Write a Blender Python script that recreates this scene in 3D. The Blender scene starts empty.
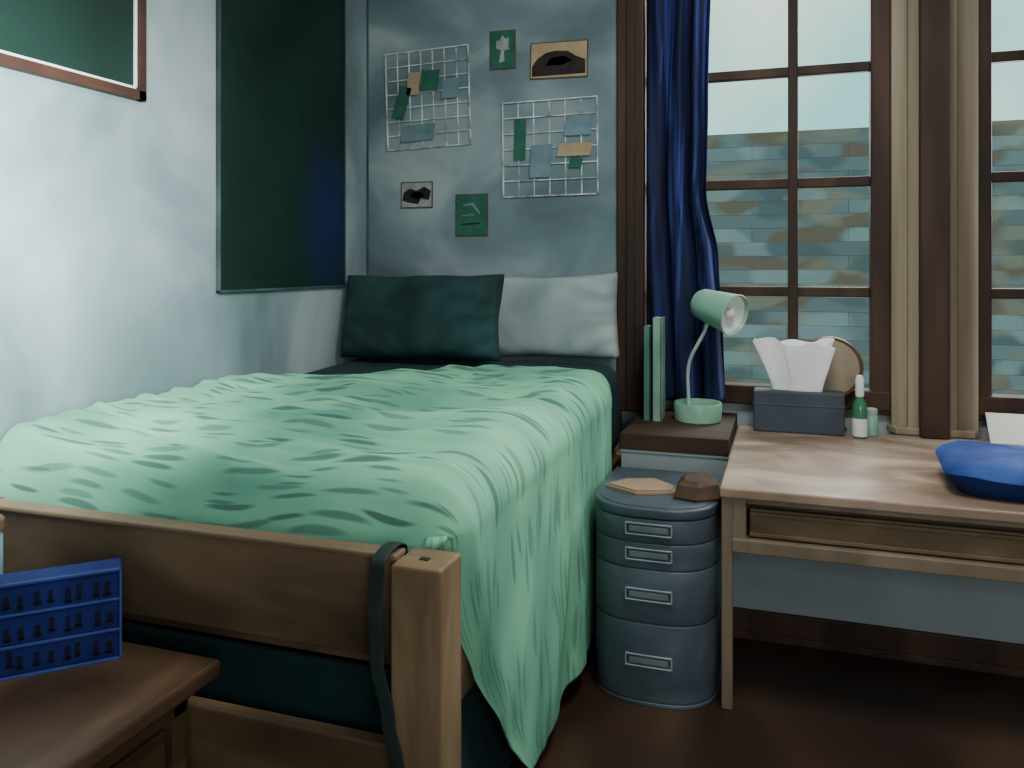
import bpy, bmesh, math, random
from mathutils import Vector, Matrix, noise
random.seed(4)
COL = bpy.context.scene.collection

# ---------------------------------------------------------------- materials
def lin(h):
    h = h.lstrip('#')
    c = [int(h[i:i+2], 16)/255 for i in (0, 2, 4)]
    return tuple([(x/12.92 if x <= .04045 else ((x+.055)/1.055)**2.4) for x in c]+[1])

def paint(name, cols, scale=3, rough=.7, stretch=(1, 1, 1), bump=.1, detail=4, dist=.6, spec=.3, bscale=None, lo=.32, hi=.68, uv=False):
    m = bpy.data.materials.new(name); m.use_nodes = True
    n = m.node_tree.nodes; l = m.node_tree.links
    b = n['Principled BSDF']; b.inputs['Roughness'].default_value = rough
    b.inputs['Specular IOR Level'].default_value = spec
    tc = n.new('ShaderNodeTexCoord'); mp = n.new('ShaderNodeMapping')
    mp.inputs['Scale'].default_value = stretch
    l.new(tc.outputs['UV' if uv else 'Object'], mp.inputs['Vector'])
    nz = n.new('ShaderNodeTexNoise'); nz.inputs['Scale'].default_value = scale
    nz.inputs['Detail'].default_value = detail; nz.inputs['Distortion'].default_value = dist
    l.new(mp.outputs[0], nz.inputs['Vector'])
    r = n.new('ShaderNodeValToRGB')
    el = r.color_ramp.elements
    cs = [lin(c) for c in cols]
    el[0].position = lo; el[0].color = cs[0]; el[1].position = hi; el[1].color = cs[-1]
    for i, c in enumerate(cs[1:-1]):
        e = el.new(lo+(hi-lo)*(i+1)/(len(cs)-1)); e.color = c
    l.new(nz.outputs['Fac'], r.inputs['Fac']); l.new(r.outputs[0], b.inputs['Base Color'])
    if bump:
        bp = n.new('ShaderNodeBump'); bp.inputs['Strength'].default_value = bump
        bp.inputs['Distance'].default_value = .02
        if bscale:
            n2 = n.new('ShaderNodeTexNoise'); n2.inputs['Scale'].default_value = bscale
            l.new(mp.outputs[0], n2.inputs['Vector']); l.new(n2.outputs['Fac'], bp.inputs['Height'])
        else:
            l.new(nz.outputs['Fac'], bp.inputs['Height'])
        l.new(bp.outputs[0], b.inputs['Normal'])
    return m

M = {}
M['wall_l'] = paint('wall_left_paint', ['#5b7073', '#7c9096', '#a5b4b7'], 1.4, .85, (1, .9, .6), .03, lo=.32, hi=.68)
M['wall_b'] = paint('wall_back_paint', ['#5a6d73', '#758990', '#9fadb1'], 1.5, .85, (1, 1, 1.5), .02, detail=3)
M['wall_p'] = paint('wall_plain_paint', ['#8c9698', '#aab2b4'], 1.5, .85)
M['wall_low'] = paint('wall_low_paint', ['#7f8c8f', '#99a3a5'], 2, .8)
M['ceil'] = paint('ceiling_paint', ['#b6c3c4', '#cdd6d6'], 1.5, .9)
M['floor'] = paint('floor_wood', ['#2a1d17', '#33241c', '#4a3729'], 1.6, .38, (1.2, .7, 1), .02, detail=2, spec=.4)
M['trim'] = paint('dark_trim_wood', ['#291d18', '#38271e', '#4e382b'], 2, .6, (3, 3, .4), .02, dist=0, detail=2)
M['sill'] = paint('dark_sill_wood', ['#2a1f19', '#3a2a20', '#4b3729'], 2, .65, (1, 3, 3), .02, dist=0, detail=2)
M['mull'] = paint('mullion_wood', ['#6b604e', '#867b66', '#a39881'], 1.5, .65, (9, 9, .3), .0, dist=0, detail=2)
M['desk'] = paint('desk_wood', ['#7b6753', '#988270', '#c2ae9a'], 2.2, .34, (1, 2.0, 1), .02, dist=.8)
M['deskleg'] = paint('desk_leg_wood', ['#6f6251', '#8a7b67'], 2.0, .5, (3, 3, .5), .0)
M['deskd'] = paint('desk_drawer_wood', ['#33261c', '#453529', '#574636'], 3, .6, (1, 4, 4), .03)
M['deskf'] = paint('desk_drawer_front', ['#4a3b2b', '#625039', '#7b6950'], 2, .55, (1, 3, 4), .03)
M['bed'] = paint('bed_wood', ['#36291f', '#574633', '#7a644a'], 1.7, .55, (.8, 1.5, 2), .03)
M['bedcap'] = paint('bed_cap_wood', ['#6a5741', '#84705a'], 2.2, .5, (.8, 3, 3), .03)
M['bedpost'] = paint('bed_post_wood', ['#5b4a35', '#7a674c', '#948063'], 2.5, .5, (3, 3, .7), .04)
M['night'] = paint('nightstand_wood', ['#36281e', '#55412f', '#7a604b'], 1.8, .42, (2, .8, 4), .03)
M['teal'] = paint('dark_teal_cotton', ['#182f31', '#203c3d', '#2a4c4b'], 4, .85, bump=.08, bscale=20)
M['pale'] = paint('pale_cotton', ['#84979a', '#95a6a6', '#a8b7b4'], 4, .85, bump=.08, bscale=16)
M['skirt'] = paint('teal_skirt', ['#0f272a', '#153336'], 4, .9)
M['curtain'] = paint('navy_velvet', ['#0d132e', '#171f46', '#3c4a94'], 3, .75, (6, 6, .4), .1, lo=.34, hi=.70)  # lightest tone paints fold highlights into the cloth colour
M['board'] = paint('dark_green_board', ['#12251e', '#172f29', '#1c3b32'], 1.2, .6, dist=1.2, lo=.25, hi=.75, spec=.15)
M['boardf'] = paint('board_frame_wood', ['#2d1d17', '#4a3226'], 4, .5)
M['thin'] = paint('board_thin_edge', ['#2c3c3c', '#4b5d5e'], 4, .6)
M['white'] = paint('white_line', ['#dfe6e4', '#f4f7f5'], 4, .5, bump=0)
M['wire'] = paint('white_wire', ['#7d786e', '#c3c8c4', '#eaf0ee'], 9, .4, bump=0)
M['tower'] = paint('slate_plastic', ['#333e47', '#424e57', '#5a6770'], 2.5, .4, bump=.0, spec=.5)
M['towerd'] = paint('slate_drawer', ['#3a454f', '#48545e', '#616d76'], 2.5, .4, (1, 1, 2), bump=.0, spec=.5)
M['handle'] = paint('pale_handle', ['#828d94', '#a2acb1'], 5, .4, bump=0)
M['plate'] = paint('handle_plate', ['#5d6970', '#737f86'], 5, .45, bump=0)
M['mint'] = paint('mint_enamel', ['#6a9c88', '#86b59c', '#a3ccb4'], 3, .35, bump=0, spec=.5)
M['metal'] = paint('pale_metal', ['#8a9f9c', '#b5c4c0'], 5, .3, bump=0, spec=.6)
M['bulb'] = paint('white_reflector', ['#cfe0e0', '#f2f7f6'], 12, .3, bump=0)
M['navybox'] = paint('slate_card', ['#3a434c', '#4a5560'], 3, .6)
M['tissue'] = paint('white_tissue', ['#eceff0', '#fbfcfc'], 5, .9, bump=0)
M['brown'] = paint('brown_frame', ['#4a3021', '#6f5340'], 4, .5)
M['tan'] = paint('tan_card', ['#87735a', '#a18c70'], 4, .7)
M['leather'] = paint('dark_leather', ['#33261d', '#5a4635'], 8, .7, bump=.1)
M['glassg'] = paint('green_bottle', ['#2c6a4c', '#4a8c6a'], 4, .15, bump=0, spec=.6)
M['blue'] = paint('royal_blue_cloth_top', ['#22397a', '#30509a', '#4a6bae'], 5, .7, bump=.03, spec=.2)  # lighter copy of the case cloth, light on top put into the colour
M['blueb'] = paint('royal_blue_cloth_side', ['#17285a', '#203778'], 5, .75, bump=.03, spec=.2)  # darker copy of the same cloth, side shade put into the colour
M['bluep'] = paint('blue_plastic', ['#162058', '#1d296c', '#2a3a84'], 4, .65, bump=0, spec=.2)
M['bluer'] = paint('blue_plastic_rim', ['#34488c', '#4a60a4'], 4, .6, bump=0, spec=.2)
M['blued'] = paint('blue_plastic_dark', ['#080a1c', '#0c1030'], 4, .6, bump=0)
M['cyan'] = paint('teal_ceramic', ['#5c8590', '#7ca2ac'], 5, .35, bump=0)
M['ngreen'] = paint('green_paper', ['#24564a', '#346a58'], 8, .8, bump=0)
M['nblue'] = paint('blue_paper', ['#5a7680', '#788f98'], 8, .8, bump=0)
M['ntan'] = paint('tan_paper', ['#9a8768', '#b09d7f'], 8, .8, bump=0)
M['ngrey'] = paint('grey_paper', ['#7d8787', '#a8b0ae'], 14, .8, bump=0)
M['dark'] = paint('dark_ink', ['#1c1a19', '#332d2a'], 10, .8, bump=0)
M['paper'] = paint('white_paper', ['#dcdcd6', '#f2f0ea'], 4, .8, bump=0)
M['strap'] = paint('dark_strap', ['#1a2925', '#283832'], 6, .7, bump=0)
M['bookg'] = paint('sage_cloth', ['#6a917f', '#90b5a0'], 4, .6)
M['bookd'] = paint('mid_sage_cloth', ['#41685d', '#5c8576'], 4, .6)
M['glass'] = paint('mirror_tan', ['#7f7460', '#a0947c'], 3, .3, bump=0)

def tall_mat():
    m = M['board'].copy(); m.name = 'dark_green_board_with_navy'
    n = m.node_tree.nodes; l = m.node_tree.links; b = n['Principled BSDF']
    ramp = [x for x in n if x.type == 'VALTORGB'][0]
    tc = [x for x in n if x.type == 'TEX_COORD'][0]
    mp = n.new('ShaderNodeMapping'); mp.inputs['Location'].default_value = (0, -.33*3.4, -.34*2.2)
    mp.inputs['Scale'].default_value = (1, 3.4, 2.2)
    gr = n.new('ShaderNodeTexGradient'); gr.gradient_type = 'SPHERICAL'
    l.new(tc.outputs['Object'], mp.inputs[0]); l.new(mp.outputs[0], gr.inputs[0])
    mx = n.new('ShaderNodeMixRGB'); mx.inputs['Color2'].default_value = lin('#1d2a58')
    l.new(gr.outputs['Fac'], mx.inputs['Fac']); l.new(ramp.outputs[0], mx.inputs['Color1']); l.new(mx.outputs[0], b.inputs['Base Color'])
    return m
M['tallboard'] = tall_mat()

def blanket_mat():
    m = bpy.data.materials.new('mint_blanket'); m.use_nodes = True
    n = m.node_tree.nodes; l = m.node_tree.links; b = n['Principled BSDF']
    b.inputs['Roughness'].default_value = .9; b.inputs['Specular IOR Level'].default_value = .15
    tc = n.new('ShaderNodeTexCoord')
    def math_(op, a, b_=None, c=None):
        x = n.new('ShaderNodeMath'); x.operation = op
        for i, v in enumerate((a, b_, c)):
            if v is None: continue
            if isinstance(v, (int, float)): x.inputs[i].default_value = v
            else: l.new(v, x.inputs[i])
        return x.outputs[0]
    def noise_(sc, st, det=2):
        mp = n.new('ShaderNodeMapping'); mp.inputs['Scale'].default_value = st
        l.new(tc.outputs['UV'], mp.inputs['Vector'])
        t = n.new('ShaderNodeTexNoise'); t.inputs['Scale'].default_value = sc; t.inputs['Detail'].default_value = det
        l.new(mp.outputs[0], t.inputs['Vector']); return t
    base = noise_(1.8, (1, 1.6, 1)); r1 = n.new('ShaderNodeValToRGB')
    r1.color_ramp.elements[0].position = .30; r1.color_ramp.elements[0].color = lin('#5f9a83')
    r1.color_ramp.elements[1].position = .60; r1.color_ramp.elements[1].color = lin('#85c9a5')
    l.new(base.outputs['Fac'], r1.inputs[0])
    # crease shade painted into the colour as short dashes: stretched voronoi cells, one thin stroke per cell, many cells left empty
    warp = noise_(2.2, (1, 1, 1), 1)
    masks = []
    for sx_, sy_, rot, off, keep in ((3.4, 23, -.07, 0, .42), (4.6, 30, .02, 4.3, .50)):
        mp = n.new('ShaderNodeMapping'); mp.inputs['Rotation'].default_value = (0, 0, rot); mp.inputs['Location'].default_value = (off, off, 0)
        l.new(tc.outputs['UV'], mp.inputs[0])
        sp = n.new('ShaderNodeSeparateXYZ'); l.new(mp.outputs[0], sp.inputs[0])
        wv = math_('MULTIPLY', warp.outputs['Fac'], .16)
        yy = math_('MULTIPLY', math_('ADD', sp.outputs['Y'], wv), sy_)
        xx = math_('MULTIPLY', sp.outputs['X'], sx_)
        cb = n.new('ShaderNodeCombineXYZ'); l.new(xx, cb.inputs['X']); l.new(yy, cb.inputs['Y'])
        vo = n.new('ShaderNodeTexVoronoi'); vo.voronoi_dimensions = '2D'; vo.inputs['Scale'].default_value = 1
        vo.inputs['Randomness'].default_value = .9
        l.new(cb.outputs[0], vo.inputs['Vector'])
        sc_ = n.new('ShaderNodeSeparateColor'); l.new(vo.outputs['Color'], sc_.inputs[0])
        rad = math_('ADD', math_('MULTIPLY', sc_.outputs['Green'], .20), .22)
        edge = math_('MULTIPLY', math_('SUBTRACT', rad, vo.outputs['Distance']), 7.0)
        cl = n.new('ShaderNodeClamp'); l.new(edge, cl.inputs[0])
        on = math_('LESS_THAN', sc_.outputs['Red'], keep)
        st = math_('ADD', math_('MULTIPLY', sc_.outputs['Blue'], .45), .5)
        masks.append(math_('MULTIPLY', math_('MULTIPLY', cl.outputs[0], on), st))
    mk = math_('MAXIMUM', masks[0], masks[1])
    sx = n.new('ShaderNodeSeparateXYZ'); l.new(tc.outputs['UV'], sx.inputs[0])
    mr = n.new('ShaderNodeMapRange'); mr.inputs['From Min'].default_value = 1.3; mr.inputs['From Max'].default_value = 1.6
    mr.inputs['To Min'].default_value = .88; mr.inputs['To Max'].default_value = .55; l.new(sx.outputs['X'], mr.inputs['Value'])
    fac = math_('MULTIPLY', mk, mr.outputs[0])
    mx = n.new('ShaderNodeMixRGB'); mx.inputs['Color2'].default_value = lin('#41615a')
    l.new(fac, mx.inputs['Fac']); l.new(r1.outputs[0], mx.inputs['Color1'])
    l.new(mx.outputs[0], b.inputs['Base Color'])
    return m
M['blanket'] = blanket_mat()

def brick_mat():
    m = bpy.data.materials.new('stone_courses'); m.use_nodes = True
    n = m.node_tree.nodes; l = m.node_tree.links; b = n['Principled BSDF']
    b.inputs['Roughness'].default_value = .9
    tc = n.new('ShaderNodeTexCoord'); sx = n.new('ShaderNodeSeparateXYZ'); cb = n.new('ShaderNodeCombineXYZ')
    l.new(tc.outputs['Object'], sx.inputs[0]); l.new(sx.outputs['X'], cb.inputs['X']); l.new(sx.outputs['Z'], cb.inputs['Y'])
    br = n.new('ShaderNodeTexBrick'); br.inputs['Scale'].default_value = 1
    br.inputs['Brick Width'].default_value = .95; br.inputs['Row Height'].default_value = .145; br.offset = .37
    br.inputs['Mortar Size'].default_value = .005; br.inputs['Mortar Smooth'].default_value = .8
    br.inputs['Color1'].default_value = lin('#686b72'); br.inputs['Color2'].default_value = lin('#7b7f86'); br.inputs['Mortar'].default_value = lin('#504d4d')
    l.new(cb.outputs[0], br.inputs['Vector'])
    cur = br.outputs['Color']
    sn = n.new('ShaderNodeMath'); sn.operation = 'SNAP'; sn.inputs[1].default_value = .145
    sy = n.new('ShaderNodeSeparateXYZ'); l.new(cb.outputs[0], sy.inputs[0]); l.new(sy.outputs['Y'], sn.inputs[0])
    mixy = n.new('ShaderNodeMix'); mixy.data_type = 'FLOAT'; mixy.inputs[0].default_value = .55
    l.new(sy.outputs['Y'], mixy.inputs[2]); l.new(sn.outputs[0], mixy.inputs[3])
    cv = n.new('ShaderNodeCombineXYZ'); l.new(sy.outputs['X'], cv.inputs['X']); l.new(mixy.outputs[0], cv.inputs['Y'])
    for sc, st, lo, hi, col, f, off in ((1.3, (.95, 3.4, 1), .50, .57, '#735a4c', .9, 0), (1.4, (.9, 3.4, 1), .55, .61, '#8b7a6e', .8, 5), (1.4, (.9, 3.2, 1), .56, .62, '#51585f', .7, 11), (1.3, (1, 3.2, 1), .57, .64, '#93999f', .6, 17)):
        mp = n.new('ShaderNodeMapping'); mp.inputs['Scale'].default_value = st; mp.inputs['Location'].default_value = (off, off, 0)
        l.new(cv.outputs[0], mp.inputs[0])
        nz = n.new('ShaderNodeTexNoise'); nz.inputs['Scale'].default_value = sc; nz.inputs['Detail'].default_value = 1
        l.new(mp.outputs[0], nz.inputs['Vector'])
        r = n.new('ShaderNodeValToRGB'); r.color_ramp.elements[0].position = lo; r.color_ramp.elements[1].position = hi
        r.color_ramp.elements[0].color = (0, 0, 0, 1); r.color_ramp.elements[1].color = (f, f, f, 1)
        l.new(nz.outputs['Fac'], r.inputs[0])
        mx = n.new('ShaderNodeMixRGB'); mx.inputs['Color2'].default_value = lin(col)
        l.new(r.outputs[0], mx.inputs['Fac']); l.new(cur, mx.inputs['Color1']); cur = mx.outputs[0]
    mx = n.new('ShaderNodeMixRGB'); mx.inputs['Color2'].default_value = lin('#504d4d')
    ms = n.new('ShaderNodeMath'); ms.operation = 'MULTIPLY'; ms.inputs[1].default_value = .45; l.new(br.outputs['Fac'], ms.inputs[0])
    l.new(ms.outputs[0], mx.inputs['Fac']); l.new(cur, mx.inputs['Color1'])
    l.new(mx.outputs[0], b.inputs['Base Color'])
    return m
M['brick'] = brick_mat()

# ---------------------------------------------------------------- geometry
class Geo:
    def __init__(s): s.bm = bmesh.new()
    def _merge(s, t, mat=None):
        if mat is not None: bmesh.ops.transform(t, matrix=mat, verts=t.verts)
        me = bpy.data.meshes.new('tmp'); t.to_mesh(me); t.free(); s.bm.from_mesh(me); bpy.data.meshes.remove(me)
    def box(s, x0, x1, y0, y1, z0, z1, bev=0.0, rot=None, seg=2):
        t = bmesh.new(); bmesh.ops.create_cube(t, size=1)
        bmesh.ops.scale(t, vec=(x1-x0, y1-y0, z1-z0), verts=t.verts)
        if bev: bmesh.ops.bevel(t, geom=list(t.edges), offset=bev, segments=seg, affect='EDGES', profile=.5)
        m = Matrix.Translation(((x0+x1)/2, (y0+y1)/2, (z0+z1)/2))
        if rot is not None: m = m @ rot
        s._merge(t, m); return s
    def rings(s, R, mat=None, cap=True):
        t = bmesh.new(); rings = [[t.verts.new(p) for p in r] for r in R]; k = len(R[0])
        for a, b in zip(rings, rings[1:]):
            for i in range(k): t.faces.new((a[i], a[(i+1) % k], b[(i+1) % k], b[i]))
        if cap: t.faces.new(list(reversed(rings[0]))); t.faces.new(rings[-1])
        s._merge(t, mat); return s
    def lathe(s, prof, seg=40, mat=None, cap=True):
        return s.rings([[(r*math.cos(2*math.pi*i/seg), r*math.sin(2*math.pi*i/seg), z) for i in range(seg)] for r, z in prof], mat, cap)
    def prism(s, pts, z0, z1, bev=0, mat=None):
        t = bmesh.new(); vs = [t.verts.new((x, y, z0)) for x, y in pts]
        f = t.faces.new(vs); r = bmesh.ops.extrude_face_region(t, geom=[f])
        for v in r['geom']:
            if isinstance(v, bmesh.types.BMVert): v.co.z = z1
        bmesh.ops.recalc_face_normals(t, faces=t.faces)
        if bev:
            es = [e for e in t.edges if abs(e.verts[0].co.z-e.verts[1].co.z) < 1e-6]
            bmesh.ops.bevel(t, geom=es, offset=bev, segments=3, affect='EDGES', profile=.5)
        s._merge(t, mat); return s
    def tube(s, pts, r, seg=12):
        R = []; pts = [Vector(p) for p in pts]
        for i, p in enumerate(pts):
            d = (pts[min(i+1, len(pts)-1)]-pts[max(i-1, 0)]).normalized()
            a = Vector((0, 1, 0)); a = (a-d*a.dot(d)).normalized() if abs(d.y) < .9 else Vector((0, 0, 1))
            b = d.cross(a).normalized()
            R.append([p+(a*math.cos(2*math.pi*k/seg)+b*math.sin(2*math.pi*k/seg))*r for k in range(seg)])
        return s.rings(R)
    def obj(s, name, mat, parent=None, loc=(0, 0, 0), rot=(0, 0, 0), smooth=False, label=None):
        bmesh.ops.recalc_face_normals(s.bm, faces=s.bm.faces)
        me = bpy.data.meshes.new(name); s.bm.to_mesh(me); s.bm.free()
        if smooth:
            for p in me.polygons: p.use_smooth = True
        me.materials.append(mat)
        o = bpy.data.objects.new(name, me); COL.objects.link(o); o.location = loc; o.rotation_euler = rot
        if smooth == 'auto':
            me.set_sharp_from_angle(angle=math.radians(35))
        if parent: o.parent = parent
        if label: o['label'] = label
        return o

def tag(o, label, cat, group=None):
    o['label'] = label; o['category'] = cat
    if group: o['group'] = group
    return o
def root(name, label, cat, loc, rz=0, group=None):
    o = bpy.data.objects.new(name, None); o.empty_display_size = .05; COL.objects.link(o)
    o.location = loc; o.rotation_euler = (0, 0, rz); return tag(o, label, cat, group)
def struct(o): o['kind'] = 'structure'; return o
def smoothpts(p, k=6):
    p = [Vector(a) for a in p]; out = []
    for i in range(len(p)-1):
        p0, p1, p2, p3 = p[max(i-1, 0)], p[i], p[i+1], p[min(i+2, len(p)-1)]
        for j in range(k):
            t = j/k
            out.append(.5*((2*p1)+(p2-p0)*t+(2*p0-5*p1+4*p2-p3)*t*t+(3*p1-p0-3*p2+p3)*t**3))
    out.append(p[-1]); return out
def tab(T, z, smooth=True):
    if z <= T[0][0]: return T[0][1]
    for (z0, a0), (z1, a1) in zip(T, T[1:]):
        if z <= z1:
            k = (z-z0)/(z1-z0)
            if smooth: k = k*k*(3-2*k)
            return a0+(a1-a0)*k
    return T[-1][1]

# ---------------------------------------------------------------- room shell
XL, YB, YW, XR, YF, H = -2.165, 3.95, 4.05, 2.6, -1.3, 3.4
YL = 3.42
struct(Geo().box(XL-.1, XR+.1, YF-.1, YW+.25, -.1, 0).obj('floor', M['floor']))
struct(Geo().box(XL-.1, XR+.1, YF-.1, YW+.25, H, H+.1).obj('ceiling', M['ceil']))
struct(Geo().box(XL-.1, XL, YF-.1, YW+.25, 0, H).obj('wall_left', M['wall_l']))
struct(Geo().box(XR, XR+.1, YF-.1, YW+.25, 0, H).obj('wall_right', M['wall_p']))
struct(Geo().box(XL, XR, YF-.1, YF, 0, H).obj('wall_front', M['wall_p']))
struct(Geo().box(XL, -.785, YB, YW+.25, 0, H).obj('wall_back', M['wall_b']))
g = Geo().box(-.785, XR, YW, YW+.2, 0, .88).box(-.785, XR, YW, YW+.2, 3.10, H)
g.box(.46, .77, YW+.02, YW+.2, .88, 3.1).box(1.76, XR, YW, YW+.2, .88, 3.1).box(-.785, -.66, YW, YW+.2, .88, 3.1)
struct(g.obj('wall_window', M['wall_p']))
struct(Geo().box(-.665, XR, YL, YW, 0, .712).obj('wall_ledge', M['wall_low']))
struct(Geo().box(-.665, XR, YL-.018, YL, 0, .115, .004).box(-.665, XR, YL-.026, YL, 0, .03, .003).obj('baseboard_window', M['trim']))
struct(Geo().box(XL, XL+.012, YF, 1.5, 0, .12, .003).obj('baseboard_left', M['trim']))
struct(Geo().box(-.668, -.225, YL-.008, YW, .722, .79, .003).obj('trim_1', M['sill']))
struct(Geo().box(-.668, -.225, YL-.005, YW, .712, .723).obj('trim_7', M['wall_low']))
struct(Geo().box(-.787, -.655, 3.925, YW+.02, .79, H-.001, .008).box(-.74, -.70, 3.915, 3.94, .795, H-.001, .006).obj('trim_2', M['trim']))
zs = [.91, 1.375, 1.885, 2.41, 2.93]
def window(name, x0, x1, mx, fl, fr):
    g = Geo(); y0, y1 = YW-.03, YW+.06
    g.box(x0-fl, x0, y0, y1, .82, 3.12, .008).box(x1, x1+fr, y0, y1, .82, 3.12, .008)
    g.box(x0-fl, x1+fr, y0-.01, y1, .84, .93, .008).box(x0-fl, x1+fr, y0, y1, 3.05, 3.14, .008)
    for z in zs[1:]: g.box(x0, x1, YW-.005, YW+.035, z-.023, z+.023, .006)
    for x in mx: g.box(x-.023, x+.023, YW-.008, YW+.038, .91, 3.08, .006)
    struct(g.obj(name, M['trim']))
window('window_1', -.64, .360, [-.43, .027], .02, .085)
window('window_2', .845, 1.66, [1.12, 1.39], .062, .08)
g = Geo().box(.442, .555, 3.985, YW+.02, .752, H-.001, .003).box(.655, .786, 3.985, YW+.02, .752, H-.001, .003)
g.box(.505, .555, 3.96, 3.99, .752, H-.001, .003).box(.655, .70, 3.96, 3.99, .752, H-.001, .003)
g.prism([(.425, 4.02), (.455, 3.945), (.56, 3.945), (.56, 4.02)], .752, .785, .008).prism([(.65, 4.02), (.65, 3.945), (.765, 3.945), (.795, 4.02)], .752, .785, .008)
struct(g.obj('trim_3', M['mull']))
struct(Geo().box(.548, .662, 3.90, YW+.02, .752, H-.001, .006).obj('trim_4', M['trim']))
struct(Geo().box(-.65, XR, 4.0, YW, 3.12, 3.24, .01).obj('trim_5', M['trim']))
struct(Geo().box(XL, XL+.010, YB-.010, YB, 0, H, .003).obj('trim_6', M['thin']))

# ---------------------------------------------------------------- outside
tag(Geo().box(-8, 12, 9.0, 9.6, -4, 2.90).box(-8, 12, 9.4, 9.9, 2.6, 2.88, .02).obj('building', M['brick']),
    'grey and brown coursed stone building outside the windows', 'building')
o = tag(Geo().box(-20, 25, 4.4, 40, -4.2, -4.0).obj('ground', paint('outside_ground', ['#5a5a58', '#6a6a68'], 1)), 'grey ground outside below the windows', 'ground'); o['kind'] = 'stuff'

# ---------------------------------------------------------------- desk
D = root('desk', 'light brown wooden desk with shallow drawer under the window', 'desk', (.75, 3.4, 0))
dx0, dx1, dy0, dy1 = -.965, .95, -.575, .56
Geo().box(dx0, dx1, dy0, dy1, .716, .75, .006).obj('desktop', M['desk'], D)
for x, y in ((dx0+.005, dy0+.01), (dx1-.045, dy0+.01), (dx1-.045, -.07)):
    Geo().box(x, x+.036, y, y+.04, 0, .716, .004).obj('leg', M['deskleg'], D)
g = Geo().box(dx0+.04, dx1-.045, dy0+.004, dy0+.075, .535, .580, .004)
g.box(dx0+.04, dx0+.085, dy0+.012, dy0+.075, .575, .716, .003).box(dx1-.09, dx1-.045, dy0+.012, dy0+.075, .575, .716, .003)
g.box(dx0+.085, dx1-.09, dy0+.03, dy0+.075, .695, .716, .002)
g.obj('apron', M['deskleg'], D)
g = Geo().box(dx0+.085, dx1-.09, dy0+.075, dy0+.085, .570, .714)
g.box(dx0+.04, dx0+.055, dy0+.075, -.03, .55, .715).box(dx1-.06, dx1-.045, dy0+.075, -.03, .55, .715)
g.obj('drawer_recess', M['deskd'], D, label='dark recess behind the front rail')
Geo().box(dx0+.095, dx1-.10, dy0+.045, dy0+.075, .586, .676, .004).box(dx0+.095, dx1-.10, dy0+.030, dy0+.06, .586, .600, .003)\
    .box(dx0+.095, dx1-.10, dy0+.034, dy0+.06, .655, .668, .003).obj('drawer', M['deskf'], D)

# ---------------------------------------------------------------- drawer tower
T = root('drawer_tower', 'slate grey blue plastic drawer tower with bowed front', 'drawers', (-.446, 3.05, 0))
def bow(w, d1, ins=0):
    w -= ins; pts = [(w, d1), (-w, d1)]
    k = 36
    for i in range(k+1):
        a = math.pi+math.pi*i/k
        c, s_ = math.cos(a), math.sin(a)
        pts.append((w*math.copysign(abs(c)**.7, c), -abs(s_)**.85*(.20-ins)-.08))
    return pts
W = .218
Geo().prism(bow(W, .27, .006), .012, .635).prism(bow(W, .27, -.001), 0, .014, .003).obj('body', M['tower'], T, smooth='auto')
Geo().prism(bow(W, .275, -.002), .638, .67, .005).prism(bow(W, .255, .02), .668, .673, .001).obj('top', M['tower'], T, smooth='auto')
for z0, z1 in ((.556, .635), (.466, .552), (.282, .462), (.018, .278)):
    d = Geo().prism(bow(W, -.05, 0), z0, z1, .004).obj('drawer', M['towerd'], T, smooth='auto')
    zc = (z0+z1)/2+.005; hw = .080; hh = .021; y = -.284
    h = Geo().box(-hw, hw, y, y+.012, zc+hh-.004, zc+hh, .001).box(-hw, hw, y, y+.012, zc-hh, zc-hh+.004, .001)
    h.box(-hw, -hw+.004, y, y+.02, zc-hh, zc+hh, .001).box(hw-.004, hw, y, y+.02, zc-hh, zc+hh, .001)
    h.obj('handle', M['handle'], d, label='pale outlined pull handle')
    Geo().box(-hw+.014, hw-.014, y+.001, y+.012, zc-.010, zc+.010, .002).obj('handle_plate', M['plate'], d)

tag(Geo().prism([(-.14, -.03), (-.02, -.115), (.115, -.075), (.125, -.01), (.04, .09), (-.07, .06)], 0, .010, .0015)
        .prism([(-.128, -.028), (-.018, -.105), (.105, -.070), (.113, -.01), (.035, .080), (-.065, .053)], .0095, .016, .0015)
        .obj('notebook', M['tan'], loc=(-.505, 3.03, .673), rot=(0, 0, .1)), 'tan paper notebook lying on the drawer tower', 'notebook')
g = Geo()
R = []
for z, sc, sh in ((0, 1.0, 0), (.008, 1.03, 0), (.045, .86, .006), (.058, .62, .012)):
    R.append([(a*sc+sh, b_*sc+sh, z+.006*(a > 0)*(z > .02)) for a, b_ in [(-.085, -.05), (-.02, -.10), (.075, -.075), (.09, .02), (.045, .11), (-.045, .085)]])
g.rings(R)
tag(g.obj('pouch', M['leather'], loc=(-.315, 2.99, .673), rot=(0, 0, .35)), 'small angular dark brown leather pouch on the drawer tower', 'pouch')

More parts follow.
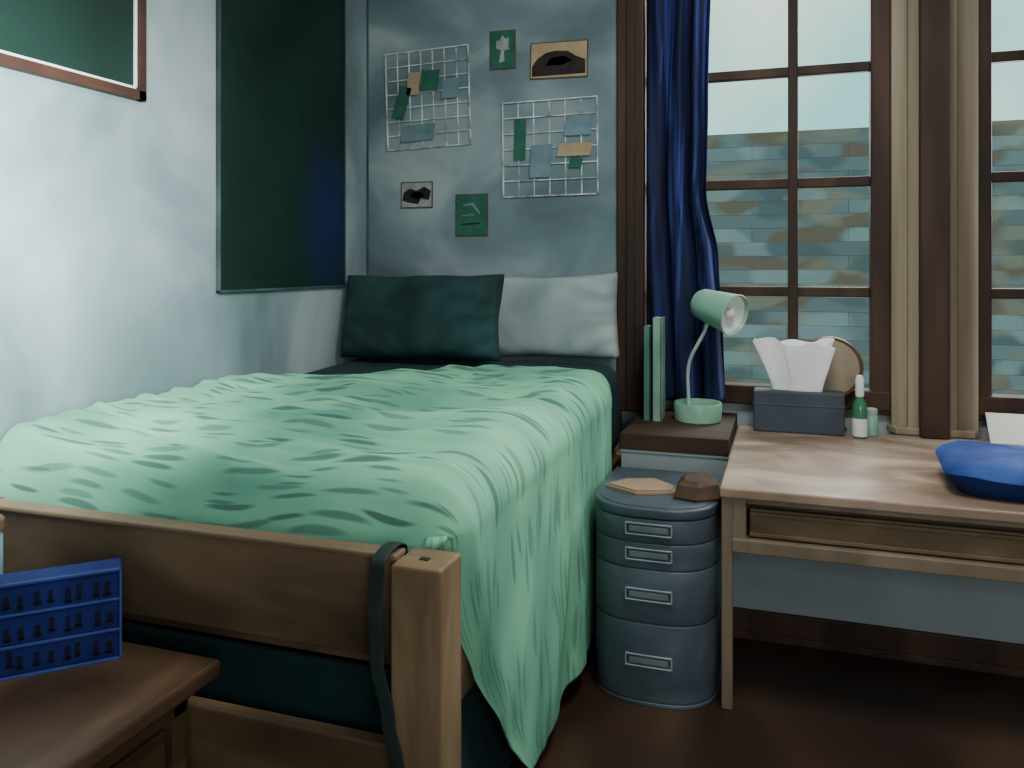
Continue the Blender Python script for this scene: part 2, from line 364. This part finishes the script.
def sup(w, d, z, n=7, k=88, dent=0):
    R = []
    for i in range(k):
        a = 2*math.pi*(i+.5)/k; c, s_ = math.cos(a), math.sin(a)
        x = w/2*math.copysign(abs(c)**(2/n), c); y = d/2*math.copysign(abs(s_)**(2/n), s_)
        R.append((x-.10*y, y, z+dent*noise.noise(Vector((c*2, s_*2, z*8)))))
    return R
K = root('case', 'puffy angular royal blue soft case lying on the desk', 'case', (.80, 3.10, .75), -.16)
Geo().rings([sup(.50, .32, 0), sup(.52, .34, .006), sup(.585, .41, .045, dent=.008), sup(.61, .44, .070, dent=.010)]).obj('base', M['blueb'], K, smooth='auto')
Geo().rings([sup(.61, .44, .0705, dent=.010), sup(.60, .43, .084, dent=.010), sup(.57, .40, .100, dent=.010), sup(.52, .35, .113, dent=.012), sup(.40, .26, .122, dent=.012), sup(.22, .15, .125, dent=.012), sup(.08, .05, .125)]).obj('flap', M['blue'], K, smooth='auto')

# ---------------------------------------------------------------- bed
OX, OY = -1.45, 2.8
B = root('bed', 'brown wooden bed frame with paneled footboard', 'bed', (OX, OY, 0))
def bbox(g, x0, x1, y0, y1, z0, z1, b=.005): return g.box(x0-OX, x1-OX, y0-OY, y1-OY, z0, z1, b)
for x0 in (-.80, -2.155):
    bbox(Geo(), x0, x0+.116, 1.56, 1.68, 0, .862, .006).obj('post', M['bedpost'], B)
bbox(Geo(), -.755, -.732, 1.605, 1.62, .8625, .865, .001).obj('peg', M['dark'], B, label='dark peg in the top of the post')
bbox(Geo(), -2.041, -.80, 1.59, 1.63, .645, .862, .004).obj('footboard', M['bed'], B)
bbox(Geo(), -2.041, -.80, 1.583, 1.637, .860, .873, .004).obj('footboard_cap', M['bedcap'], B)
bbox(Geo(), -2.041, -.80, 1.59, 1.63, .20, .455, .006).obj('lower_rail', M['bed'], B)
bbox(Geo(), -.765, -.742, 1.68, 3.83, .45, .60).obj('side_rail', M['bed'], B)
bbox(Geo(), -2.15, -2.125, 1.68, 3.83, .45, .60).obj('side_rail', M['bed'], B)
bbox(Geo(), -2.125, -.765, 1.72, 3.84, .56, .60, .003).obj('bed_base', M['bed'], B)
for x0 in (-.84, -2.155):
    bbox(Geo(), x0, x0+.10, 3.84, 3.94, 0, .60, .008).obj('post', M['bedpost'], B)
g = bbox(Geo(), -2.12, -.765, 1.69, 1.71, .03, .56, .004); bbox(g, -.785, -.770, 1.71, 3.83, .03, .56, .003)
g.obj('bed_skirt', M['skirt'], B, label='dark teal cloth skirt')
def mtop(y): return .965+.060*min(1, max(0, (y-1.76)/2.14))
g = Geo().box(-.705, .695, -1.00, 1.07, 0, .365, .09, seg=6)
for v in g.bm.verts:
    if v.co.z > .2: v.co.z += mtop(v.co.y+2.83)-.965
tag(g.obj('mattress', M['teal'], loc=(-1.445, 2.83, .602), smooth='auto'), 'thick mattress in a dark teal fitted sheet', 'mattress')

def make_blanket():
    g = Geo(); t = g.bm
    uvl = t.loops.layers.uv.new('UVMap')
    topw = 1.42; R = .11; drop = .87
    L = topw+drop; NS, NT = 360, 330
    grid = []; uvs = {}
    far = [(0, 2.86), (.355, 3.05), (.63, 3.26), (.93, 3.43), (1.2, 3.52), (1.36, 3.50), (1.50, 3.34), (3, 3.30)]
    for i in range(NS+1):
        s = L*i/NS; row = []
        yend = tab(far, s)+.012*math.sin(s*11)
        sd = max(0, s-topw)
        ystart = 1.69+(.50*(sd/drop)**1.5)
        for j in range(NT+1):
            q = (j/NT)**1.25
            y = ystart+(yend-ystart)*q
            if s < topw-R: x = -2.155+s; z = 0; nx_, nz_ = 0, 1
            elif s < topw+R*.57:
                a = (s-(topw-R))/(R*1.57)*math.pi/2
                x = -2.155+topw-R+R*math.sin(a); z = -R+R*math.cos(a); nx_, nz_ = math.sin(a), math.cos(a)
            else:
                dd = s-(topw+R*.57); x = -2.155+topw+dd*.006; z = -R-dd; nx_, nz_ = 1, 0
            side = min(1, max(0, (s-topw+.12)/.2))
            wy = y+.20*noise.noise(Vector((s*1.3, y*1.1, 2)))+.10*s
            n1 = noise.noise(Vector((s*1.5, wy*6.5, 0)))
            n2 = noise.noise(Vector((s*2.8, wy*16, 5)))
            n3 = noise.noise(Vector((s*.9+4, y*2.2, 9)))
            n4 = noise.noise(Vector((s*4.5, wy*30, 11)))
            h = .020*(1-abs(n1)*2.4)+.017*n2+.016*n3+.006*n4+.014
            hs = .008*math.sin(wy*13+4*noise.noise(Vector((y*1.3, s, 1))))*(.25+.75*sd/drop)+.012*n1+.008*n2+.014*n3+.018
            f = y-ystart; e = yend-y
            fade = min(1, f/.12, .25+e/.10)
            h = max(h, 0)*max(fade, 0); hs = max(hs, 0)
            hh = h*(1-side)+hs*side
            x += nx_*(hh+.028); z += nz_*(hh+.004*side)
            if y > 3.2 and s > topw-.05: x = min(x, -.672)
            base = mtop(y)+.016+.016*math.exp(-(s/.2)**2)
            k = max(0, 1-f/.10)**2.2
            base -= .27*k*nz_
            x -= .10*k*nx_*max(0, 1-sd/drop*1.1)     # side wraps in behind the post
            if e < .03: base -= .008*(1-e/.03)
            v = t.verts.new((max(x, -2.16), y, base+z)); row.append(v); uvs[v] = (s, y-.27*k)
        grid.append(row)
    for i in range(NS):
        for j in range(NT):
            f = t.faces.new((grid[i][j], grid[i+1][j], grid[i+1][j+1], grid[i][j+1]))
            for lp in f.loops: lp[uvl].uv = uvs[lp.vert]
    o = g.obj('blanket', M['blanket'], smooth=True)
    sm = o.modifiers.new('Solid', 'SOLIDIFY'); sm.thickness = .008; sm.offset = -1
    return o
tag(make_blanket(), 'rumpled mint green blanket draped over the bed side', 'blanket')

def pillow(name, w, h, th, mat, loc, rot, seed, label):
    g = Geo(); t = g.bm; n = 48; vv = {}
    for sgn in (1, -1):
        for i in range(n+1):
            for j in range(n+1):
                u = -1+2*i/n; v = -1+2*j/n
                if sgn < 0 and (i in (0, n) or j in (0, n)): vv[(sgn, i, j)] = vv[(1, i, j)]; continue
                cr = (u*u*v*v)**4
                x = u*w/2*(1-.035*(1-v*v)-.01*cr); z = v*h/2*(1-.05*(1-u*u)-.01*cr)
                p = ((1-u**6)*(1-v**6))**.5
                r = max(abs(u), abs(v))
                k = noise.noise(Vector((x*5+seed, z*5, sgn)))*.014*p
                k += .006*math.sin((abs(u)*abs(v))*16+seed)*p*r
                y = -sgn*(th/2*p+k)+.02*(r**6)*noise.noise(Vector((x*6, z*6, seed)))
                z += .010*noise.noise(Vector((x*4+seed, 1, z*2)))
                vv[(sgn, i, j)] = t.verts.new((x, y, z+h/2))
        for i in range(n):
            for j in range(n):
                q = [vv[(sgn, i, j)], vv[(sgn, i+1, j)], vv[(sgn, i+1, j+1)], vv[(sgn, i, j+1)]]
                t.faces.new(q if sgn > 0 else q[::-1])
    return tag(g.obj(name, mat, loc=loc, rot=rot, smooth=True), label, 'pillow')
pillow('pillow', .86, .425, .15, M['teal'], (-1.705, 3.60, 1.038), (math.radians(-13), math.radians(-1), 0), 2, 'dark teal pillow propped on the bed against the wall')
pillow('pillow', .76, .41, .10, M['pale'], (-1.135, 3.855, 1.042), (math.radians(-5), math.radians(-2), 0), 7, 'pale grey green pillow leaning on the wall')

# strap: a flat band arched over the footboard cap and hanging in front of it
band = []
for k in range(6): band.append((-.822, 1.656, .80+.062*k/6))
for k in range(17):
    a = math.pi*k/16; band.append((-.822, 1.6005+.0555*math.cos(a), .864+.022*math.sin(a)))
xt = [(.10, -.757), (.30, -.762), (.44, -.775), (.54, -.797), (.66, -.824), (.78, -.828), (.864, -.822)]
for k in range(1, 61):
    z = .864-.74*k/60; band.append((tab(xt, z), 1.545, z))
g = Geo(); R = []
for i, p in enumerate(band):
    p = Vector(p); d = (Vector(band[min(i+1, len(band)-1)])-Vector(band[max(i-1, 0)])).normalized()
    nrm = Vector((0, -d.z, d.y)); nrm = nrm.normalized() if nrm.length > .01 else Vector((0, -1, 0))
    a = Vector((1, 0, 0)); a = (a-d*a.dot(d)).normalized()
    R.append([p+a*.0165*math.copysign(abs(math.cos(th))**.4, math.cos(th))+nrm*.0028*math.sin(th) for th in [2*math.pi*q/16 for q in range(16)]])
g.rings(R)
tag(g.obj('strap', M['strap'], smooth=True), 'dark green fabric strap hanging over the footboard', 'strap')

# ---------------------------------------------------------------- nightstand
N = root('nightstand', 'dark brown wooden nightstand at the foot of the bed', 'nightstand', (-1.66, 1.08, 0))
Geo().box(-.46, .435, -.45, .474, .56, .60, .008).obj('top', M['night'], N)
g = Geo().box(-.42, .36, -.43, .42, .06, .50)
g.box(-.43, .385, -.44, .425, .50, .56, .004)
for x in (-.42, .34):
    for y in (-.43, .375): g.box(x, x+.045, y, y+.045, 0, .56, .004)
g.obj('body', M['night'], N)
for z0, z1 in ((.30, .485), (.10, .285)):
    d = Geo().box(.355, .375, -.375, .365, z0, z1, .005).obj('drawer', M['night'], N)
    Geo().lathe([(.008, 0), (.008, .012), (.018, .018), (.018, .028), (.010, .033)], 20, Matrix.Translation((.374, 0, (z0+z1)/2)) @ Matrix.Rotation(math.pi/2, 4, 'Y')).obj('knob', M['brown'], d, smooth='auto')

ang = .78
O = root('storage_box', 'navy blue plastic organizer with rows of small dark slots', 'storage box', (-1.562, 1.360, .60), ang)
LX0, LX1, HH = -.25, .170, .208
Geo().box(LX0, LX1, .004, .075, 0, HH, .003).obj('body', M['bluep'], O)
g = Geo().box(LX0, LX1, -.001, .006, HH-.006, HH, .001).box(LX0, LX1, -.001, .006, 0, .006, .001).box(LX0, LX0+.005, -.001, .006, 0, HH, .001).box(LX1-.005, LX1, -.001, .006, 0, HH, .001)
for r in (1, 2): g.box(LX0, LX1, -.001, .005, r*HH/3-.0025, r*HH/3+.0025, .0005)
g.obj('rim', M['bluer'], O, label='lighter blue rim and shelf edges')
NK = 7
for r in range(3):
    for k in range(NK):
        x0 = LX0+.008+(LX1-LX0-.016)*k/NK; x1 = LX0+.008+(LX1-LX0-.016)*(k+1)/NK
        z0 = .008+r*(HH-.016)/3+.004; z1 = .008+(r+1)*(HH-.016)/3-.004; hh = z1-z0
        d = Geo().box(x0, x1, .0015, .006, z0, z1, .0004).obj('small_drawer', M['bluep'], O)
        xc = (x0+x1)/2; g = Geo()
        for q in range(2):
            xa = xc-.018+.022*q+random.uniform(-.004, .004); wa = random.uniform(.008, .012)
            za = z0+hh*random.uniform(.10, .25); ha = hh*random.uniform(.45, .65)
            g.box(xa, xa+wa, .0, .004, za, za+ha, .0005)
            g.box(xa-random.uniform(0, .004), xa+wa+random.uniform(.001, .006), .0, .004, za, za+hh*.13, .0005)
        g.obj('slot', M['blued'], d, label='dark irregular slots')
C = root('canister', 'teal ceramic canister with brown wooden lid', 'canister', (-1.825, 1.43, .60))
Geo().lathe([(.048, 0), (.052, .01), (.052, .25), (.046, .262)], 36).obj('jar', M['cyan'], C, smooth='auto')
Geo().lathe([(.050, .262), (.055, .266), (.055, .29), (.05, .296)], 36).obj('lid', M['brown'], C, smooth='auto')

# ---------------------------------------------------------------- wall boards
def frame(w, h, b, t0, t1, mat, name, par, inset=0):
    g = Geo(); w2 = w/2-inset
    g.box(t0, t1, -w2, w2, inset, inset+b, .002).box(t0, t1, -w2, w2, h-inset-b, h-inset, .002)
    g.box(t0, t1, -w2, -w2+b, inset, h-inset, .002).box(t0, t1, w2-b, w2, inset, h-inset, .002)
    return g.obj(name, mat, par)
F = root('framed_board', 'dark green board with white inner border in brown frame', 'picture', (XL, 1.766, 2.075))
frame(1.08, .84, .035, 0, .03, M['boardf'], 'frame', F)
frame(1.08, .84, .010, 0, .022, M['white'], 'inner_border', F, .035)
Geo().box(0, .014, -.495, .495, .045, .79).obj('panel', M['board'], F)
F = root('tall_board', 'tall near-black green board with thin edge on the wall', 'board', (XL, 3.20, 1.388))
Geo().box(0, .016, -.485, .485, .008, 1.70).obj('panel', M['tallboard'], F)
frame(.985, 1.72, .010, 0, .019, M['thin'], 'frame', F)

def wiregrid(x0, x1, z0, z1, nx, nz, tilt, label):
    cx, cz = (x0+x1)/2, (z0+z1)/2; w, h = x1-x0, z1-z0
    g = Geo(); r = .0026
    for i in range(nx+1):
        x = -w/2+w*i/nx; g.box(x-r, x+r, -.004, .0, -h/2, h/2)
    for j in range(nz+1):
        z = -h/2+h*j/nz; g.box(-w/2, w/2, -.008, -.004, z-r, z+r)
    for a in (h/2, -h/2): g.box(-w/2-.003, w/2+.003, -.009, 0, a-.003, a+.003)
    for a in (w/2, -w/2): g.box(a-.003, a+.003, -.009, 0, -h/2, h/2)
    tag(g.obj('wire_grid', M['wire'], loc=(cx, YB, cz), rot=(0, -tilt, 0)), label, 'wire grid', 'wire grids on the wall')
wiregrid(-2.045, -1.566, 2.123, 2.640, 7, 7, .03, 'white wire grid panel with paper notes beside the corner')
wiregrid(-1.380, -.886, 1.850, 2.331, 6, 6, .01, 'white wire grid panel with paper notes above pale pillow')
def note(x, z, w, h, m, tilt, label):
    sk = .05*w
    g = Geo().prism([(-w/2-sk, -h/2), (w/2-sk, -h/2), (w/2+sk, h/2), (-w/2+sk, h/2)], 0, .002, 0, Matrix.Rotation(math.pi/2, 4, 'X'))
    tag(g.obj('paper_note', M[m], loc=(x, YB-.0095, z), rot=(0, tilt, 0)), label, 'note', 'paper notes on the wire grids')
note(-1.951, 2.368, .07, .17, 'ngreen', .25, 'narrow dark green paper note, tilted, on wire grid')
note(-1.885, 2.465, .07, .12, 'ntan', .03, 'tan paper note on wire grid')
note(-1.787, 2.475, .10, .11, 'ngreen', 0, 'square dark green paper note on wire grid')
note(-1.670, 2.427, .10, .10, 'nblue', -.05, 'small grey blue paper note on wire grid')
note(-1.858, 2.203, .19, .085, 'nblue', -.04, 'wide grey blue paper note on wire grid')
note(-1.286, 2.141, .06, .21, 'ngreen', 0, 'tall dark green paper note on wire grid')
note(-1.177, 2.025, .11, .165, 'nblue', .0, 'grey blue paper note on wire grid')
note(-.980, 2.196, .14, .10, 'nblue', 0, 'light blue paper note on wire grid')
note(-1.000, 2.076, .17, .064, 'ntan', 0, 'wide tan paper note on wire grid')
note(-.995, 2.012, .065, .05, 'ngreen', 0, 'small dark green paper note on wire grid')

def card(x, z, w, h, m, tilt, label, shapes, bm_='brown'):
    P = root('wall_picture', label, 'picture', (x, YB, z)); P.rotation_euler = (0, tilt, 0)
    RX = Matrix.Rotation(math.pi/2, 4, 'X')
    Geo().box(-w/2, w/2, -.006, 0, -h/2, h/2, .001).obj('border', M[bm_], P)
    b = .006
    Geo().box(-w/2+b, w/2-b, -.008, -.004, -h/2+b, h/2-b).obj('print', M[m], P)
    for s_, mm in shapes:
        g = Geo(); g.prism([(px*w/2, pz*h/2) for px, pz in s_], .008, .0095, 0, RX); g.obj('printed_motif', M[mm], P)
card(-1.382, 2.604, .14, .20, 'ngreen', 0, 'dark green picture card with a pale plant motif',
     [([(-.5, .1), (-.45, .5), (-.2, .45), (0, .75), (.2, .55), (.5, .6), (.45, .2), (.55, 0), (.2, -.05), (-.2, .0)], 'ngrey'), ([(-.1, 0), (.1, 0), (.15, -.6), (-.25, -.65)], 'ngrey')])
card(-1.084, 2.529, .30, .185, 'ntan', .02, 'tan picture card with a dark rounded shape',
     [([(-.92, -.85), (-.92, -.3), (-.75, .1), (-.45, .4), (-.1, .5), (.3, .45), (.6, .15), (.92, -.05), (.92, -.8)], 'dark'), ([(-.45, -.3), (-.3, .1), (.2, .2), (.45, -.1), (.1, -.3)], 'ngrey')])
card(-1.867, 1.873, .185, .14, 'ngrey', 0, 'small grey picture card with a dark bird shape',
     [([(-.9, -.4), (-.8, .2), (-.4, .5), (0, .3), (.5, .6), (.9, .3), (.8, -.4), (.3, -.3), (.1, -.7), (-.4, -.6)], 'dark'), ([(-.4, -.1), (-.2, .2), (.3, .2), (.5, -.1), (0, -.35)], 'ngrey')])
card(-1.553, 1.760, .18, .22, 'ngreen', 0, 'dark green picture card with thin pale lines',
     [([(-.5, .5), (.1, .6), (.55, .1), (.5, 0), (.05, .45), (-.5, .42)], 'nblue'), ([(-.6, 0), (.2, .05), (.2, -.0), (-.6, -.05)], 'nblue'), ([(-.6, -.4), (.5, -.35), (.5, -.43), (-.6, -.48)], 'dark')])

# ---------------------------------------------------------------- curtain
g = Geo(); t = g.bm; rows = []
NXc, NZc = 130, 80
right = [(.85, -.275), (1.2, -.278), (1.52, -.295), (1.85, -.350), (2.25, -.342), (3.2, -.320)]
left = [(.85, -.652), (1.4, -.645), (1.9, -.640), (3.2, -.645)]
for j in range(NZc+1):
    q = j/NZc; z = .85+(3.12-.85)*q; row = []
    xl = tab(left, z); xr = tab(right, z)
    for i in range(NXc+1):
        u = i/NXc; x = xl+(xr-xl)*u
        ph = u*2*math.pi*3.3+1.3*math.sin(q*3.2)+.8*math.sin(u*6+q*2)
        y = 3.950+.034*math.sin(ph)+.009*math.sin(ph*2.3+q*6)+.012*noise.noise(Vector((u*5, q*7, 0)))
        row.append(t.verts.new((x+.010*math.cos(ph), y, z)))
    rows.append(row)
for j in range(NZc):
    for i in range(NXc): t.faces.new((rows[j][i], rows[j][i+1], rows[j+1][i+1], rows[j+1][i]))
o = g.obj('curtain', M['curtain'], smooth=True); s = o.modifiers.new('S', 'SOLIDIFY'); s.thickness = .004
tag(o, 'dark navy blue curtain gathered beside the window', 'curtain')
tag(Geo().tube([(-.645, 3.955, 3.14), (1.9, 3.955, 3.14)], .014).obj('curtain_rod', M['brown'], smooth='auto'), 'brown curtain rod above the windows', 'curtain rod')

# ---------------------------------------------------------------- lamp
L = root('desk_lamp', 'mint green metal desk lamp with round cup base', 'lamp', (-.385, 3.79, .79))
Geo().lathe([(.098, 0), (.104, .006), (.108, .076), (.104, .086), (.098, .086), (.096, .060), (.0, .056)], 48, cap=False).obj('base', M['mint'], L, smooth='auto')
Geo().tube(smoothpts([(-.040, 0, .055), (-.043, 0, .13), (-.045, 0, .21), (-.034, 0, .28), (.0, 0, .35), (.03, .0, .41), (.05, .0, .475)]), .008).obj('stem', M['metal'], L, smooth=True)
ax = Vector((.185, -.12, -.055)).normalized(); q = ax.to_track_quat('Z', 'Y').to_matrix().to_4x4()
mt = Matrix.Translation((-.005, .035, .540)) @ q
Geo().lathe([(.0, -.006), (.030, -.004), (.058, .008), (.070, .03), (.076, .08), (.092, .200), (.095, .212), (.092, .215), (.086, .205), (.072, .09), (.0, .06)], 48, mt, cap=False).obj('lamp_shade', M['mint'], L, smooth='auto')
Geo().lathe([(.086, .198), (.06, .178), (.03, .168), (0, .166)], 40, mt, cap=False).obj('reflector', M['bulb'], L, smooth=True, label='white reflector inside the shade')
Geo().lathe([(0, .163), (.018, .168), (.026, .182), (.024, .194), (.012, .204), (0, .206)], 24, mt, cap=False).obj('bulb', M['white'], L, smooth=True)

def book(x, y, w, d, h, m, rot, label):
    R = root('book', label, 'book', (x, y, .7905), rot, 'upright books on the sill')
    Geo().box(-w/2, w/2, -d/2, -d/2+.004, 0, h, .001).box(-w/2, -w/2+.004, -d/2, d/2, 0, h, .001).box(w/2-.004, w/2, -d/2, d/2, 0, h, .001).obj('cover', M[m], R)
    Geo().box(-w/2+.004, w/2-.004, -d/2+.004, d/2-.006, .004, h-.005).obj('pages', M['paper'], R)
book(-.560, 3.78, .038, .14, .47, 'bookg', 0, 'tall sage green book standing on the dark sill')
book(-.606, 3.78, .030, .13, .43, 'bookd', 0, 'slim mid green book standing on the dark sill')

# ---------------------------------------------------------------- tissue box
X = root('tissue_box', 'slate blue tissue box with white tissues on desk', 'tissue box', (.048, 3.89, .75))
Geo().box(-.192, .192, -.055, .055, 0, .185, .008).box(-.194, .194, -.057, .057, .12, .13, .003).obj('box', M['navybox'], X)
for k, (cx, cy, sc, ph, hh) in enumerate(((-.02, .008, 1.0, .4, .225), (.03, -.010, .78, 2.1, .20))):
    g = Geo(); R = []
    for j in range(17):
        h = j/16; row = []
        for i in range(120):
            a = 2*math.pi*i/120
            pl = 1+.10*h*math.sin(4*a+ph)+.09*min(1, h*2)*math.sin(7*a+ph*2)
            rx = (.090+.070*h**1.1)*sc*pl; ry = (.018+.024*h)*sc*pl
            z = .178+hh*h*(1+.05*math.sin(2*a+ph)+.05*h*math.sin(5*a))
            row.append((cx+rx*math.cos(a)-.012*h, cy+ry*math.sin(a), z))
        R.append(row)
    g.rings(R, cap=False); g.obj('tissue', M['tissue'], X, smooth=True)

# round mirror
R = root('tabletop_mirror', 'round tabletop mirror in brown wooden frame', 'mirror', (.185, 3.985, .75))
RX = Matrix.Translation((0, 0, .283)) @ Matrix.Rotation(math.pi/2, 4, 'X')
Geo().lathe([(.126, -.008), (.138, -.008), (.142, 0), (.138, .012), (.130, .012), (.126, .006)], 60, RX, cap=False).obj('frame', M['brown'], R, smooth='auto')
Geo().lathe([(0, -.006), (.128, -.006), (.128, .006), (0, .006)], 60, RX, cap=False).obj('mirror_glass', M['glass'], R, smooth='auto')
Geo().box(-.008, .008, -.008, .008, .01, .15, .002).box(-.07, .07, -.03, .02, 0, .014, .004).obj('stand', M['brown'], R)

Q = root('bottle', 'small green glass bottle with white cap and label', 'bottle', (.300, 3.84, .75))
Geo().lathe([(.026, 0), (.031, .006), (.031, .125), (.026, .15), (.013, .175), (.013, .19)], 32).obj('body', M['glassg'], Q, smooth='auto')
Geo().lathe([(.0317, .008), (.0317, .085)], 32, cap=False).obj('bottle_label', M['paper'], Q, smooth=True)
Geo().lathe([(.016, .178), (.018, .183), (.018, .250), (.012, .270)], 24).obj('cap', M['white'], Q, smooth='auto')
Q = root('jar', 'small mint green jar beside the bottle', 'jar', (.352, 3.90, .75))
Geo().lathe([(.024, 0), (.028, .005), (.028, .085), (.024, .092)], 28).obj('body', M['mint'], Q, smooth='auto')
Geo().lathe([(.025, .09), (.026, .094), (.026, .115), (.022, .12)], 28).obj('lid', M['metal'], Q, smooth='auto')
tag(Geo().box(-.12, .12, -.002, .002, 0, .15).box(-.11, .13, .003, .006, 0, .14).obj('paper_sheet', M['paper'], loc=(.93, 3.88, .752), rot=(math.radians(-42), 0, 0)),
    'white paper sheets leaning against the window frame', 'paper')

# ---------------------------------------------------------------- light
w = bpy.data.worlds.new('World'); bpy.context.scene.world = w; w.use_nodes = True
n = w.node_tree.nodes; l = w.node_tree.links; bg = n['Background']
tc = n.new('ShaderNodeTexCoord'); nz = n.new('ShaderNodeTexNoise'); nz.inputs['Scale'].default_value = 4; nz.inputs['Detail'].default_value = 3
r = n.new('ShaderNodeValToRGB'); r.color_ramp.elements[0].position = .38; r.color_ramp.elements[0].color = lin('#90d4d0')
r.color_ramp.elements[1].position = .70; r.color_ramp.elements[1].color = lin('#daf2e0')
l.new(tc.outputs['Generated'], nz.inputs['Vector']); l.new(nz.outputs['Fac'], r.inputs[0]); l.new(r.outputs[0], bg.inputs['Color'])
bg.inputs['Strength'].default_value = 1.6

def area(name, loc, tgt, sx, sy, e, col, spread=180):
    d = bpy.data.lights.new(name, 'AREA'); d.shape = 'RECTANGLE'; d.size = sx; d.size_y = sy; d.energy = e; d.color = col
    d.spread = math.radians(spread)
    o = bpy.data.objects.new(name, d); COL.objects.link(o); o.location = loc
    o.rotation_euler = (Vector(tgt)-Vector(loc)).to_track_quat('-Z', 'Y').to_euler(); return o
area('window_daylight', (.9, 4.8, 2.6), (-.9, 2.0, .9), 2.2, 1.8, 150, (.98, .98, 1))
area('ceiling_fill', (.1, 2.1, 3.3), (-.5, 2.2, .8), .8, .8, 54, (1, .97, .92))  # added fill from above to brighten the closed room, no fixture modelled
area('rear_fill', (1.2, -1.1, 1.7), (1.0, 3, .7), 1.6, 1.2, 42, (.99, .99, 1))  # added fill behind the camera for the under-desk area, no window there
area('wall_wash', (-1.15, 1.2, 1.95), (-2.16, 1.60, 1.65), .4, .4, 32, (.98, 1, .99), 95)  # added unseen lamp, brightens the near end of the left wall

# ---------------------------------------------------------------- camera (level, with vertical lens shift)
cam = bpy.data.cameras.new('Camera'); co = bpy.data.objects.new('Camera', cam); COL.objects.link(co)
cam.sensor_width = 36; cam.lens = 814.6/1024*36; cam.clip_start = .05
cam.shift_y = -119/1024
co.location = (0, 0, 1.5)
co.rotation_euler = (math.radians(90), 0, math.radians(18.65))
bpy.context.scene.camera = co
